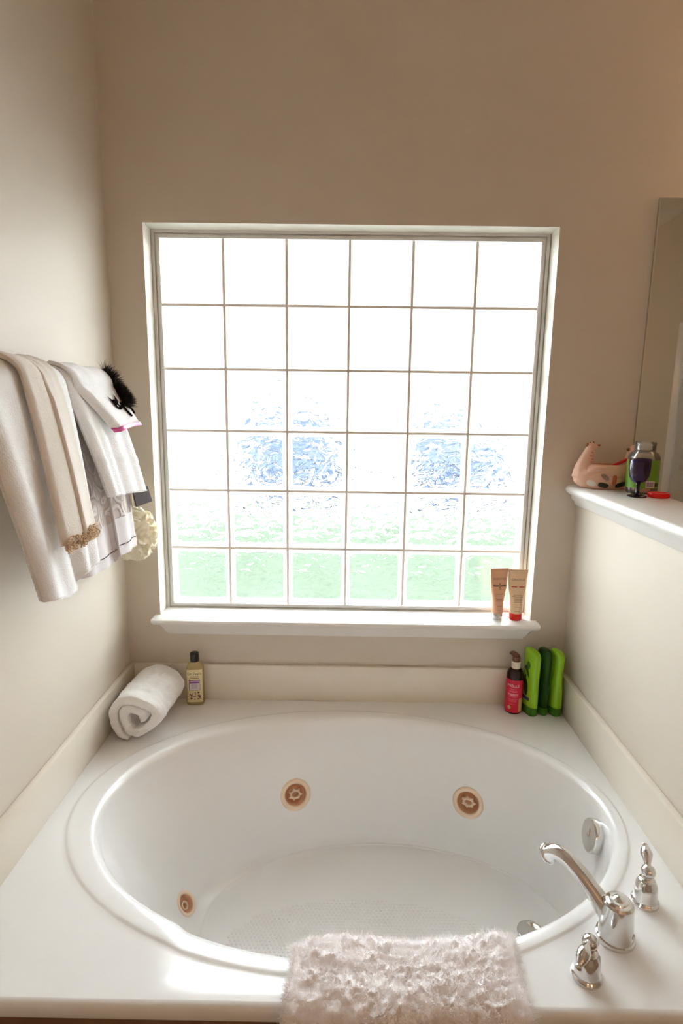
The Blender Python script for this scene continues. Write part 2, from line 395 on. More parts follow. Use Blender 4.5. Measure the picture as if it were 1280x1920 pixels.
def rrect(h, r, n=5):
    P = []
    for q, (sx, sz) in enumerate(((1, 1), (-1, 1), (-1, -1), (1, -1))):
        for k in range(n):
            a = PI / 2 * (q + k / (n - 1)); P.append((sx * (h - r) + r * math.cos(a), sz * (h - r) + r * math.sin(a)))
    return P
def rr_ring(h, r, y): return [(x, y, z) for x, z in rrect(h, r)]
hb = B / 2 - .0034; hp = hb - .0125
pane_V, pane_F = loft([rr_ring(hp, .012, .004), rr_ring(hp, .012, .018)])
rim_V, rim_F = loft([rr_ring(hp, .012, .020), rr_ring(hp, .012, .003), rr_ring(hp + .003, .010, .0), rr_ring(hb - .002, .004, .0), rr_ring(hb, .003, .003), rr_ring(hb, .003, .020), rr_ring(hp, .012, .020)], True, False, False)
pane0 = rim0 = None
for r_ in range(6):
    for c_ in range(6):
        loc = ((c_ - 2.5) * B, 0, (2.5 - r_) * B)
        if pane0 is None:
            pane0 = mesh('glass_block', pane_V, pane_F, 'block', W); sharp(pane0, 40)
            rim0 = mesh('block_rim', rim_V, rim_F, 'rim', pane0); p_ = pane0
        else:
            p_ = pane0.copy(); link(p_, W); q_ = rim0.copy(); link(q_, p_)
        p_.location = loc
# sill: stool with moulded apron below, mitred returns
prof = [(-.002, .757), (-.010, .757), (-.014, .764), (-.020, .772), (-.026, .786), (-.030, .792), (-.034, .800), (-.046, .802), (-.053, .807), (-.055, .813), (-.052, .819), (-.046, .8215), (-.0, .8215)]
rings = []
for y, z in prof:
    hx = .594 + min(abs(y), .036) * .95 + (max(abs(y) - .034, 0)) * .9
    if z > .815: hx = .594 + .055
    rings.append([(-hx, y, z), (hx + .004, y, z)])
Vs = [p for r in rings for p in r]; Fs = [(2 * i, 2 * i + 1, 2 * i + 3, 2 * i + 2) for i in range(len(rings) - 1)]
Fs.append(tuple(2 * i for i in range(len(rings)))); Fs.append(tuple(2 * i + 1 for i in range(len(rings) - 1, -1, -1))); Fs.append((0, 2 * len(rings) - 2, 2 * len(rings) - 1, 1))
sill = mesh('window_sill', *join((Vs, Fs), boxg(WX0 + .001, WX1 - .001, -.001, .075, .800, .8215)), 'trim', W, off=OW); sharp(sill, 30)

# splash boards around the deck
DZ = .52; SPT = .648
struct(box('baseboard_back', XL + .018, XR - .020, -.018, -.0005, DZ - .01, SPT, 'splash', None, .003))
struct(box('baseboard_left', XL + .0005, XL + .018, -1.10, -.0005, DZ - .01, SPT, 'splash', None, .003))
struct(box('baseboard_right', XR - .020, XR - .0005, -1.10, -.0005, DZ - .01, SPT, 'splash', None, .003))

# ------------------------------------------------------------------ bathtub
OT = (0, -.55, 0)
T = thing('bathtub', 'white oval drop-in whirlpool tub with a wide deck under the window', 'bathtub', OT)
NTH = 384; CY = -.55
th = np.linspace(0, 2 * PI, NTH, endpoint=False)
X0, X1, Y0, Y1 = XL + .002, XR - .002, -1.060, -.002
FY = -1.060
def ell(cx, a, b): return np.c_[cx + a * np.cos(th), CY + b * np.sin(th)]
outer = ell(.01, .70, .47)
d = outer - np.array([.01, CY])
tx = np.where(d[:, 0] > 0, (X1 - .01) / np.maximum(d[:, 0], 1e-9), (X0 - .01) / np.minimum(d[:, 0], -1e-9))
ty = np.where(d[:, 1] > 0, (Y1 - CY) / np.maximum(d[:, 1], 1e-9), (Y0 - CY) / np.minimum(d[:, 1], -1e-9))
rect = np.array([.01, CY]) + d * np.minimum(tx, ty)[:, None]
for cxn, cyn in ((X0, Y0), (X1, Y0), (X0, Y1), (X1, Y1)):
    k = np.argmin(((rect - [cxn, cyn]) ** 2).sum(1)); rect[k] = (cxn, cyn)
R3 = []
ND = 14
for k in range(ND): R3.append(np.c_[rect + (outer - rect) * (k / ND), np.full(NTH, DZ)])
for cx, a, b, z in ((.01, .70, .47, DZ), (.0105, .697, .467, DZ + .0008), (.011, .694, .464, DZ + .0022), (.0115, .691, .461, DZ + .0027), (.013, .684, .455, DZ + .0028), (.018, .672, .445, DZ + .0024),
                    (.024, .660, .437, DZ + .0012), (.028, .652, .431, DZ - .001), (.029, .646, .426, DZ - .005), (.030, .641, .421, DZ - .013)):
    R3.append(np.c_[ell(cx, a, b), np.full(NTH, z)])
PROF = crom([(0, .49), (.1, .45), (.25, .385), (.42, .315), (.58, .25), (.72, .20), (.85, .165), (.94, .150), (.985, .1445)], 5)
def wall_abc(s): return .03 + .09 * s, .637 - .137 * s, .417 - .107 * s
for s, z in PROF: R3.append(np.c_[ell(*wall_abc(s)), np.full(NTH, z)])
for s, z in ((1.0, .1455), (1.012, .1440), (1.02, .1405), (1.05, .1398)): R3.append(np.c_[ell(*wall_abc(s)), np.full(NTH, z)])
for k in range(1, 14): R3.append(np.c_[ell(.12 - .006 * 0, .493 * (1 - k / 14.), .3047 * (1 - k / 14.)), np.full(NTH, .1398)])
A = np.array(R3)
x, y, z = A[..., 0], A[..., 1], A[..., 2]
dip = .010 * np.clip((y + 1.048) / .12, 0, 1) * sstep(-.335, -.300, x) * (1 - sstep(.24, .30, x)) * (1 - sstep(-.90, -.80, y)) * sstep(.36, .5, z)
A[..., 2] = z - dip
JETS = [((-.1508, -.2119, .2956), (.248, -.918, .31), .050, 1.0), ((.3984, -.2468, .3034), (-.399, -.898, .183), .050, 1.0), ((-.4261, -.5196, .1819), (.759, -.111, .642), .034, .7)]
nr = A.shape[0]; Vt = A.reshape(-1, 3); Ft = []
for i in range(nr - 1):
    for j in range(NTH):
        jj = (j + 1) % NTH; f = (i * NTH + j, i * NTH + jj, (i + 1) * NTH + jj, (i + 1) * NTH + j)
        if 24 < i < 70:
            c3 = Vt[list(f)].mean(0)
            if any(np.linalg.norm(c3 - np.array(P)) < rad * .80 for P, n, rad, s in JETS): continue
        Ft.append(f)
Ft.append(tuple((nr - 1) * NTH + j for j in range(NTH)))
shell = mesh('tub_shell', Vt, Ft, 'tub', T, off=OT); 
# front lip of the deck
lip = [(FY, DZ), (FY - .006, DZ - .001), (FY - .0105, DZ - .0045), (FY - .013, DZ - .010), (FY - .013, DZ - .026), (FY - .010, DZ - .031), (FY + .01, DZ - .032)]
mesh('deck_lip', *loft([[(xx, y_, z_) for y_, z_ in lip] for xx in (X0, X1)], close=False, cap0=False, cap1=False), 'tub', T, off=OT)
box('apron_panel', X0, X1, FY + .004, FY + .02, 0, DZ - .03, 'apron', T, off=OT)
# anti-slip tread on the basin floor
dots = []; dv, df = lathe([(.0042, 0), (.0036, .0009), (.0016, .0014)], 6, cap0=False)
DV = []; DF = []
for i in range(-34, 35):
    for j in range(-20, 21):
        xx = .06 + i * .0115 + (j % 2) * .00575; yy = -.60 + j * .0100
        if ((xx - .06) / .36) ** 2 + ((yy + .60) / .145) ** 2 < 1 and ((xx - .12) / .49) ** 2 + ((yy + .55) / .30) ** 2 < .97:
            n0 = len(DV); DV += [(v[0] + xx, v[1] + yy, v[2] + .1397) for v in dv]; DF += [tuple(q + n0 for q in f) for f in df]
tag(mesh('tread_dots', DV, DF, 'tub', T, off=OT), kind='stuff')
for P, n, rad, sc in JETS:
    n = Vector(n).normalized(); off = np.array(OT)
    k = rad / .05
    fl = [(.034 * k, -.030 * k), (.034 * k, .000), (.0355 * k, .0035 * k), (.040 * k, .0055 * k), (.046 * k, .0045 * k), (.0495 * k, .0015 * k), (.050 * k, -.006 * k)]
    v, f = lathe(fl, 48, cap0=False, cap1=False)
    jet = mesh('jet', orient(v, P, n), f, 'jet', T, off=OT)
    v, f = lathe([(.0338 * k, .001 * k), (.032 * k, -.018 * k), (.026 * k, -.026 * k), (.004 * k, -.028 * k)], 40, cap0=False)
    mesh('jet_cup', orient(v, P, n), f, 'jet_dark', jet, off=OT)
    # nozzle: neck and star-shaped grip ring
    v, f = lathe([(.018 * k, -.028 * k), (.017 * k, -.010 * k), (.0120 * k, -.008 * k), (.0120 * k, -.022 * k)], 32, cap0=False, cap1=False)
    nn = (n + Vector((0, -.1, -.35)) * (1 if rad > .04 else .1)).normalized(); PP = Vector(P) - n * .006 * k + Vector((0, 0, -.004))
    mesh('nozzle', orient(v, PP, nn), f, 'jet_dark', jet, off=OT)
    pts = 7 if rad > .04 else 24
    outr = []
    for q in range(56):
        a = 2 * PI * q / 56; outr.append(.0180 * k + (.0055 * k * max(0, math.cos(a * 7)) ** 1.5 if rad > .04 else 0))
    rings = [[(r0 * math.cos(2 * PI * q / 56), r0 * math.sin(2 * PI * q / 56), zz) for q, r0 in enumerate(R_)] for R_, zz in (([.0110 * k] * 56, -.006 * k), (outr, -.009 * k), (outr, -.002 * k), ([r * .93 for r in outr], .0), ([.0120 * k] * 56, .0), ([.0110 * k] * 56, -.006 * k))]
    v, f = loft(rings, True, False, False)
    mesh('nozzle_grip', orient(v, PP, nn), f, 'jet', jet, off=OT)
# overflow plate
ovp, ovn = (.655, -.5612, .4483), (-.985, .042, .17)
v, f = lathe([(.041, -.010), (.0425, -.004), (.0425, .012), (.0405, .0165), (.037, .018), (.0, .0185)], 48, cap0=False, cap1=False)
ov = mesh('overflow_plate', orient(v, ovp, ovn), f, 'chrome', T, off=OT); sharp(ov, 40)
v, f = lathe([(.0045, .0183), (.0045, .0195), (.003, .0205), (.0, .0195)], 16, cap0=False, cap1=False)
mesh('screw', orient(v, ovp, ovn), f, 'chrome_dull', ov, off=OT)
v, f = lathe([(.036, .139), (.0355, .1420), (.032, .1428), (.029, .1412), (.0, .1414)], 40, c=(.515, -.548), cap0=False, cap1=False)
mesh('drain', v, f, 'chrome', T, off=OT)

# ------------------------------------------------------------------ faucet
def faucet_spout():
    o = thing('tub_spout', 'arched chrome tub spout on a bell base between two levers', 'faucet', (.537, -.922, DZ))
    v, f = lathe([(.036, 0), (.0365, .003), (.0355, .007), (.0325, .009), (.0318, .013), (.0305, .040), (.0285, .066), (.0280, .072), (.0275, .078), (.0240, .0825), (.0180, .0840), (.0165, .0865), (.0120, .0870), (.0100, .0895), (.0045, .0925), (.0, .0930)], 48, cap0=True, cap1=False)
    sharp(mesh('spout_base', v, f, 'chrome', o), 24)
    dx, dy = -.66, .75
    path = [(r * dx, r * dy, z) for r, z in ((.004, .036), (.026, .050), (.054, .071), (.082, .090), (.108, .103), (.132, .102), (.150, .088))]
    mesh('spout_arm', *tube(path, [.024, .0205, .0175, .0163, .0160, .0165, .0180], 28), 'chrome', o)
    e = Vector((.150 * dx, .150 * dy, .088)); ax = Vector((.020 * dx, .020 * dy, -.018)).normalized()
    v, f = lathe([(.0175, -.003), (.0205, -.001), (.0210, .002), (.0200, .005), (.0170, .0055), (.0155, .003), (.0150, -.012)], 32, cap0=False, cap1=True)
    mesh('spout_mouth', orient(v, e, ax), f, 'chrome', o)
    v, f = lathe([(.0052, 0), (.0052, .0014), (.0036, .0020), (.0034, .0004)], 16, cap0=False)
    mesh('set_screw', orient(v, (.0255, -.0185, .020), (.80, -.60, .04)), f, 'chrome_dull', o)
faucet_spout()
def faucet_handle(loc, label, dirv):
    o = thing('faucet_handle', label, 'faucet handle', loc)
    v, f = lathe([(.0275, 0), (.0280, .003), (.0268, .006), (.0236, .008), (.0230, .012), (.0222, .034), (.0205, .044), (.0165, .050), (.0160, .053), (.0120, .0545), (.0100, .058), (.0092, .061), (.0115, .064), (.0138, .069), (.0142, .074), (.0120, .080), (.0070, .084), (.0, .0850)], 40, cap1=False)
    sharp(mesh('handle_base', v, f, 'chrome', o), 50)
    d_ = Vector(dirv)
    pts = [Vector((0, 0, .076)) + d_ * t for t in (.0, .18, .32, .52, .72, .84, .90, .96, 1.0)]
    sag = [0, .002, .003, .004, .003, .001, .0, 0, 0]
    lever = mesh('lever', *tube([p + Vector((0, 0, s)) for p, s in zip(pts, sag)], [.0075, .0062, .0085, .0118, .0098, .0062, .0050, .0064, .0030], 20), 'chrome', o)
    return o
faucet_handle((.638, -.836, DZ), 'chrome faucet lever on a bell base closest to the right splash board', (.012, .046, .024))
faucet_handle((.449, -1.002, DZ), 'chrome faucet lever on a bell base beside the shaggy rug', (-.042, -.050, -.006))

# ------------------------------------------------------------------ rolled towel
def rolled_towel():
    c0 = Vector((-.628, -.285, DZ + .088)); c1 = Vector((-.612, -.060, DZ + .090)); ax = (c1 - c0)
    o = thing('rolled_towel', 'white terry towel rolled up on the deck corner beside the bath oil bottle', 'towel', (c0.x, c0.y, DZ))
    turns = 1.75; N = 150; thick = .029
    mid = []
    for k in range(N):
        t = k / (N - 1); a = -PI * .62 - 2 * PI * turns * (1 - t); r = .016 + (.073 - .016) * t ** .85
        wob = 1 + .09 * math.sin(3.1 * a + 1) * (1 - t * .6) + .04 * math.sin(1.7 * a)
        xx, zz = r * wob * math.cos(a) * 1.06, r * wob * math.sin(a) * .98
        mid.append((xx, zz))
    # loose outer flap lying flat along the deck
    mid = np.array(mid); tail = mid[-1]; T_ = mid[-1] - mid[-4]; T_ /= np.linalg.norm(T_)
    mid = np.vstack([mid, [tail + np.array([.012 * k, -.0016 * k]) * (1 if T_[0] > 0 else -1) for k in range(1, 4)]]) if False else mid
    D = np.gradient(mid, axis=0); D /= np.linalg.norm(D, axis=1)[:, None]; Nn = np.c_[-D[:, 1], D[:, 0]]
    tt = np.linspace(0, 1, len(mid)); th_ = thick / 2 * np.minimum(1, np.minimum(tt, 1 - tt) * 22 + .35)
    loop = np.vstack([mid + Nn * th_[:, None], (mid - Nn * th_[:, None])[::-1]])
    n = len(loop)
    zmin = loop[:, 1].min()
    xa = Vector((ax.y, -ax.x, 0)).normalized(); rings = []; L = ax.length
    secs = [(-.0, .80), (.004, .93), (.012, 1.0)] + [(q, 1.0) for q in np.linspace(.018, .202, 36)] + [(.208, .98), (.217, .92), (.221, .8)]
    med = np.vstack([mid, mid[::-1]])
    for s, sh in secs:
        cc = c0 + ax.normalized() * s
        pts = med + (loop - med) * sh
        ring = []
        for px, pz in pts:
            zz = max(pz, -.086 + .002 * math.sin(px * 60)) ; ring.append(tuple(cc + xa * px + Vector((0, 0, zz + .0))))
        rings.append(ring)
    V_, F_ = loft(rings, True, False, False)
    # end caps as quad strips along the spiral
    for base, flip in ((0, False), ((len(secs) - 1) * n, True)):
        for k in range(len(mid) - 1):
            q = (base + k, base + k + 1, base + n - 2 - k, base + n - 1 - k)
            F_.append(q[::-1] if flip else q)
    V_ = np.array(V_); V_[:, 2] -= V_[:, 2].min() - DZ - .0035
    for q in range(len(V_)):
        p = Vector(V_[q]); V_[q] += np.array(noise.noise_vector(p * 38)) * .0030 + np.array(noise.noise_vector(p * 120)) * .0014 + np.array(noise.noise_vector(p * 14)) * .004
    V_[:, 2] = np.maximum(V_[:, 2], DZ + .0035)
    body = mesh('towel_roll', V_, F_, 'terry', o, off=(c0.x, c0.y, DZ))
rolled_towel()

# ------------------------------------------------------------------ bottles
def cyl_map(R, z0, a0=-PI / 2, eps=.0006):
    return lambda u, v: ((R + eps) * math.cos(a0 + u / R), (R + eps) * math.sin(a0 + u / R), z0 + v)
def sect_ring(hw, hd, z, p=2.4, n=36, cx=0, cy=0):
    R_ = []
    for j in range(n):
        a = 2 * PI * j / n; ca, sa = math.cos(a), math.sin(a)
        R_.append((cx + hw * math.copysign(abs(ca) ** (2 / p), ca), cy + hd * math.copysign(abs(sa) ** (2 / p), sa), z))
    return R_
# bath oil
def bath_oil():
    o = thing('bath_oil_bottle', 'clear bath oil bottle with black cap and purple-banded label beside the rolled towel', 'bottle', (-.509, -.042, DZ), .12)
    S = [(.0270, .0180, 0), (.0290, .0200, .003), (.0295, .0205, .010), (.0295, .0205, .120), (.0285, .0195, .132), (.0240, .0170, .142), (.0170, .0140, .148), (.0125, .0125, .152), (.0120, .0120, .158)]
    mesh('bottle_body', *loft([sect_ring(a, b, z_, 4.0 if z_ < .14 else 2.4) for a, b, z_ in S]), 'oil', o)
    v, f = lathe([(.0145, .154), (.0150, .156), (.0152, .180), (.0140, .1835), (.012, .1845)], 28)
    sharp(mesh('cap', v, f, 'black_plastic', o), 40)
    fr = lambda u, v_: (u, -.0208 - .0003 * 0, v_)
    def fn(e): return lambda u, v_: (u, -.0205 * (1 - abs(u / .0295) ** 4) ** .25 - e, v_)
    lab = mesh('front_label', *patch(-.0262, .0262, .012, .130, fn(.0004), 14, 4), 'label_cream', o)
    mesh('label_panel', *patch(-.0185, .0185, .056, .093, fn(.0008), 10, 2), 'lavender', lab)
    mesh('label_panel', *patch(-.0165, .0175, .058, .0905, fn(.0011), 10, 2), 'label_white', lab)
    mesh('label_band', *patch(-.0155, .0150, .0815, .0885, fn(.0014), 10, 1), 'purple', lab)
    mesh('lettering', *text_geo("Dr Teal's", .0125, lambda a, b: fn(.0010)(a, b + .112)), 'print_black', lab)
    pr = []
    for w, z_ in ((.032, .104), (.028, .099)): pr.append(patch(-w / 2, w / 2, z_, z_ + .0022, fn(.0010), 6, 1))
    for w, z_ in ((.022, .076), (.024, .072), (.020, .068), (.022, .064)): pr.append(patch(-w / 2, w / 2, z_, z_ + .0012, fn(.0016), 6, 1))
    tag(mesh('small_print', *join(*pr), 'print_brown', lab), kind='stuff')
    fl = []
    for k in range(34):
        px = random.choice((-.012, .0, .012, .017)) + random.uniform(-.004, .004); pz = random.uniform(.020, .050)
        fl.append(blob(px, pz, random.uniform(.0012, .0026), random.uniform(.0016, .0034), fn(.0009 + .00002 * k), random.uniform(-1, 1), 8))
    mesh('flower_print', *join(*fl), 'lavender', lab)
bath_oil()
# pump bottle
def pump_bottle():
    R = .0275
    o = thing('pump_bottle', 'crimson-labelled dark pump bottle with brown pump head beside green bottles', 'bottle', (.577, -.062, DZ), .12)
    v, f = lathe([(.024, 0), (.0268, .002), (R, .006), (R, .128), (.0268, .137), (.0235, .147), (.018, .154), (.0130, .157), (.0125, .160)], 44)
    mesh('bottle_body', v, f, 'dark_bottle', o)
    V_ = []; seg = 44; F_ = []
    v, f = lathe([(R + .0004, .006), (R + .0004, .122)], 60, cap0=False, cap1=False)
    lab = mesh('wrap_label', v, f, 'red_label', o)
    v, f = lathe([(.0140, .157), (.0142, .158), (.0142, .178), (.0136, .180), (.008, .180)], 28); sharp(mesh('collar', v, f, 'ivory', o), 40)
    v, f = lathe([(.0115, .180), (.0125, .182), (.0125, .196), (.0115, .199), (.006, .200)], 24)
    h = mesh('pump_head', *join((v, f), tube([(.004, 0, .196), (-.004, -.0, .2025), (-.012, -.002, .209), (-.024, -.005, .2125)], [.0095, .0100, .0085, .0045], 14)), 'brown_plastic', o)
    cm = cyl_map(R, 0, -PI / 2 - .55, .0010)
    mesh('lettering', *text_geo('MIELLE', .0135, lambda a, b: cm(a, b + .098)), 'print_white', lab)
    pr = [patch(-w / 2, w / 2, z_, z_ + h_, cm, 8, 1) for w, z_, h_ in ((.020, .090, .0012), (.026, .084, .0012), (.026, .080, .0012), (.034, .067, .0014), (.016, .0665, .004), (.028, .062, .0014), (.030, .054, .001), (.026, .050, .001), (.028, .046, .001), (.022, .036, .001))]
    tag(mesh('small_print', *join(*pr), 'print_pale', lab), kind='stuff')
    mesh('lettering', *text_geo('SHAMPOO', .0072, lambda a, b: cm(a, b + .070)), 'print_white', lab)
    mesh('emblem', *blob(-.012, .024, .0055, .0065, cyl_map(R, 0, -PI / 2 - .45, .0011)), 'print_gold', lab)
    cm2 = cyl_map(R, 0, -PI / 2 + .30, .0010)
    mesh('side_panel', *patch(-.002, .014, .010, .058, cm2, 6, 2), 'print_gold', lab)
pump_bottle()
def green_bottle(loc, rz, label, body, cap, kind):
    o = thing('shampoo_bottle', label, 'bottle', loc, rz, None)
    if kind == 'wide':
        S = [(.034, .0205, .030), (.0345, .021, .034), (.034, .0205, .08), (.0345, .020, .14), (.036, .0195, .19), (.0365, .019, .205), (.0345, .0175, .216), (.027, .0135, .2225), (.012, .006, .2245)]
    elif kind == 'slim':
        S = [(.030, .0185, .030), (.0315, .0195, .034), (.0315, .0195, .10), (.0315, .0195, .17), (.031, .019, .205), (.0285, .0175, .218), (.021, .013, .2265), (.009, .005, .2285)]
    else:
        S = [(.033, .0215, .030), (.0335, .022, .034), (.0325, .0215, .07), (.0285, .0185, .12), (.0285, .0175, .155), (.031, .0185, .19), (.0325, .0185, .205), (.031, .017, .215), (.024, .013, .2215), (.010, .006, .2235)]
    sl = .10
    def rg(a, b, z_):
        return [(x_, y_, z_ + (sl * -x_ * sstep(.17, .22, z_) if kind != 'slim' else 0)) for x_, y_, z_ in sect_ring(a, b, z_, 2.5)]
    S = [(a_, b_ * .88, z_) for a_, b_, z_ in S]
    bd = mesh('bottle_body', *loft([rg(*q) for q in crom(S, 3)]), body, o)
    a0, b0 = S[0][0], S[0][1]
    mesh('cap', *loft([sect_ring(a0 * k, b0 * k, z_, 2.5) for k, z_ in ((.88, 0), (.97, .002), (1.0, .006), (1.0, .028), (.98, .030))]), cap, o)
    def front(e):
        zz = [s[2] for s in S]; aw = [s[0] for s in S]; bw = [s[1] for s in S]
        def g(u, v_):
            a_ = np.interp(v_, zz, aw); b_ = np.interp(v_, zz, bw); return (u, -b_ * (max(1 - abs(u / a_) ** 2.5, .02)) ** .4 - e, v_)
        return g
    return o, bd, front
o1, b1, f1 = green_bottle((.629, -.070, DZ), -1.30, 'bright lime green bottle standing on its cap beside the pump bottle', 'green', 'green_cap', 'wide')
pr = []
for k in range(9):
    a = -.9 + .22 * k; pr.append(blob(-.004 + .012 * math.cos(a + 1.2), .145 + .020 * math.sin(a + .6), .010, .0022, f1(.0008 + .00003 * k), a, 10))
pr.append(blob(.0, .095, .010, .030, f1(.0007), .1, 14)); pr.append(blob(-.010, .120, .006, .02, f1(.0009), -.3, 12))
mesh('leaf_print', *join(*pr), 'green_print', b1)
mesh('print_banner', *patch(-.018, .020, .052, .063, f1(.0008), 8, 1), 'navy', b1)
mesh('print_badge', *blob(.006, .175, .010, .013, f1(.0008)), 'green_cap', b1)
o2, b2, f2 = green_bottle((.6695, -.066, DZ), -1.35, 'dark green clear bottle between two bright lime green bottles', 'green_dark', 'green_cap', 'slim')
o3, b3, f3 = green_bottle((.7105, -.070, DZ), -1.35, 'waisted lime green bottle standing on its cap against the right splash board', 'green', 'green_cap', 'waist')
mesh('print_badge', *blob(-.018, .075, .008, .014, f3(.0008)), 'maroon', b3)

# tubes on the sill
def cream_tube(loc, rz, label, mat, capmat, hw, hgt, r0, cap_h, bar_mat, print_mat, cross):
    o = thing('cream_tube', label, 'tube', loc, rz, None)
    v, f = lathe([(r0 * .90, 0), (r0 * .97, .0015), (r0, .004), (r0 * .98, cap_h - .001), (r0 * .95, cap_h)], 36); sharp(mesh('cap', v, f, capmat, o), 40)
    S = crom([(r0 * .97, r0 * .95, cap_h), (r0 * 1.02, r0 * .98, cap_h + .006), (r0 * 1.12, r0 * .90, cap_h + .05), (hw * .87, r0 * .62, hgt * .62), (hw * .95, r0 * .34, hgt * .84), (hw * .985, .0035, hgt * .955), (hw, .0016, hgt - .006), (hw, .0014, hgt)], 4)
    bd = mesh('tube_body', *loft([sect_ring(a, b, z_, 2.2, 40) for a, b, z_ in S]), mat, o)
    mesh('crimp', *loft([sect_ring(hw, .0021, z_, 6, 24) for z_ in (hgt - .009, hgt - .001)]), mat, o)
    def fn(e):
        def g(u, v_):
            a = np.interp(v_, S[:, 2], S[:, 0]); b = np.interp(v_, S[:, 2], S[:, 1]); return (u, -b * max(1 - abs(u / a) ** 2.2, .01) ** (1 / 2.2) - e, v_)
        return g
    s = hgt / .18
    mesh('lettering', *text_geo('KERASTASE', .0098 * s, lambda a, b: fn(.0006)(a * .92, b + .142 * s)), print_mat, bd)
    bars = [patch(-.0225 * s, -.0035 * s, .119 * s, .1225 * s, fn(.0006), 6, 1), patch(.0035 * s, .0225 * s, .119 * s, .1225 * s, fn(.0006), 6, 1)]
    if cross: bars.append(patch(-.0010, .0010, .110 * s, .131 * s, fn(.0006), 1, 5))
    mesh('emblem_bars', *join(*bars), bar_mat, bd)
    pr = [patch(-w * s / 2, w * s / 2, z_ * s, z_ * s + .0011, fn(.0006), 8, 1) for w, z_ in ((.030, .092), (.036, .086), (.026, .079), (.028, .075), (.026, .071), (.024, .067), (.018, .050), (.016, .034))]
    tag(mesh('small_print', *join(*pr), print_mat, bd), kind='stuff')
SZ = .8217
cream_tube((.5225, .012, SZ), .12, 'copper peach squeeze tube with silver cap on the window sill', 'peach_tube', 'chrome_dull', .031, .178, .0185, .022, 'print_black', 'print_brown', True)
cream_tube((.585, .010, SZ), -.06, 'cream beige squeeze tube with red cap on the window sill', 'cream_tube', 'red_cap', .0335, .176, .0215, .024, 'print_red', 'print_brown', False)

# ------------------------------------------------------------------ half-wall ornaments
CZ = 1.290
def hen_pot():
    loc = (.809, -.066, CZ)
    o = thing('hen_planter', 'pink clay hen-shaped pot with painted feather marks on the half wall', 'planter', loc, -.05)
    outp = [(.055, 0), (.066, .002), (.078, .012), (.087, .028), (.089, .040), (.083, .056), (.074, .070), (.070, .077)]
    inp = [(.066, .077), (.070, .068), (.078, .052), (.080, .036), (.070, .016), (.0, .010)]
    sx, sy = 1.0, .62
    v, f = lathe(outp + inp, 48, cap1=False); v = [(a * sx, b * sy, c_) for a, b, c_ in v]
    neck = tube([(-.070, 0, .030), (-.066, 0, .060), (-.060, 0, .088), (-.052, 0, .112), (-.046, 0, .132), (-.040, 0, .140)], [.030, .027, .0215, .0165, .0125, .006], 24)
    breast = tube([(-.090, 0, .040), (-.060, 0, .040), (-.040, 0, .062)], [.022, .040, .012], 24)
    tail = tube([(.066, 0, .050), (.080, 0, .080), (.084, 0, .104), (.082, 0, .124), (.078, 0, .135)], [.028, .024, .022, .017, .006], 20)
    beak = tube([(-.044, 0, .128), (-.030, 0, .131), (-.022, 0, .134)], [.010, .006, .002], 12)
    wing = tube([(-.062, -.034, .050), (-.040, -.044, .064), (-.014, -.047, .064)], [.006, .008, .003], 12)
    me = bpy.data.meshes.new('pot'); V_, F_ = join((v, f), neck, breast, tail, beak, wing); me.from_pydata(V_, [], F_)
    bm = bmesh.new(); bm.from_mesh(me); bmesh.ops.recalc_face_normals(bm, faces=bm.faces); bm.to_mesh(me); bm.free()
    t = bpy.data.objects.new('tmp', me); col.objects.link(t)
    r = t.modifiers.new('r', 'REMESH'); r.mode = 'VOXEL'; r.voxel_size = .0022
    s = t.modifiers.new('s', 'SMOOTH'); s.factor = .5; s.iterations = 10
    m2 = bpy.data.meshes.new_from_object(t.evaluated_get(bpy.context.evaluated_depsgraph_get())); bpy.data.objects.remove(t)
    m2.name = 'pot_body'; m2.materials.clear(); m2.materials.append(M['terracotta'])
    for p in m2.polygons: p.use_smooth = True
    body = link(bpy.data.objects.new('pot_body', m2), o)
    from mathutils.bvhtree import BVHTree
    bv = BVHTree.FromPolygons([v_.co for v_ in m2.vertices], [tuple(p.vertices) for p in m2.polygons])
    def fn(e):
        def g(u, w):
            h = bv.ray_cast(Vector((u, -.3, w)), Vector((0, 1, 0)))
            if h[0] is None: h = bv.find_nearest(Vector((u, -.05, w)))
            return tuple(h[0] + h[1] * e)
        return g
    g = fn(.0009)
    mesh('painted_mark', *blob(-.052, .020, .014, .009, g, -.5), 'clay_white', body)
    mesh('painted_mark', *blob(-.018, .015, .0155, .0075, g, -.25, p=3), 'clay_green', body)
    mesh('painted_mark', *blob(.034, .017, .017, .0075, g, .28, p=3), 'clay_green', body)
    mesh('painted_mark', *blob(.012, .031, .0068, .015, g, 0, p=3.5), 'clay_orange', body)
    mesh('painted_mark', *blob(-.016, .040, .014, .007, fn(.0010), -.6), 'clay_grey', body)
    dots_ = []
    for k, (u, w) in enumerate([(-.050, .112), (-.046, .112), (-.054, .102), (-.050, .101), (-.046, .101), (-.049, .092), (-.044, .092), (-.052, .083), (-.047, .083), (-.042, .083)]):
        dots_.append(blob(u, w, .0014, .0016, fn(.0008), 0, 8))
    mesh('speckles', *join(*dots_), 'clay_brown', body)
    cb = [tube([(-.060 + .009 * k, 0, .130 + .004 * k), (-.060 + .009 * k, -.001, .141 + .002 * k)], [.0046, .0026], 10) for k in range(3)]
    mesh('comb', *join(*cb), 'clay_brown', o)
    mesh('beak', *tube([(-.032, 0, .131), (-.020, -.001, .135)], [.0052, .0020], 10), 'clay_brown', o)
    mesh('tail_mark', *tube([(.066, -.004, .122), (.060, -.005, .124)], [.006, .003], 10), 'clay_brown', o)
hen_pot()
br = thing('red_brush', 'red plastic handle lying in the hen pot', 'brush', (.842, -.062, CZ + .04))
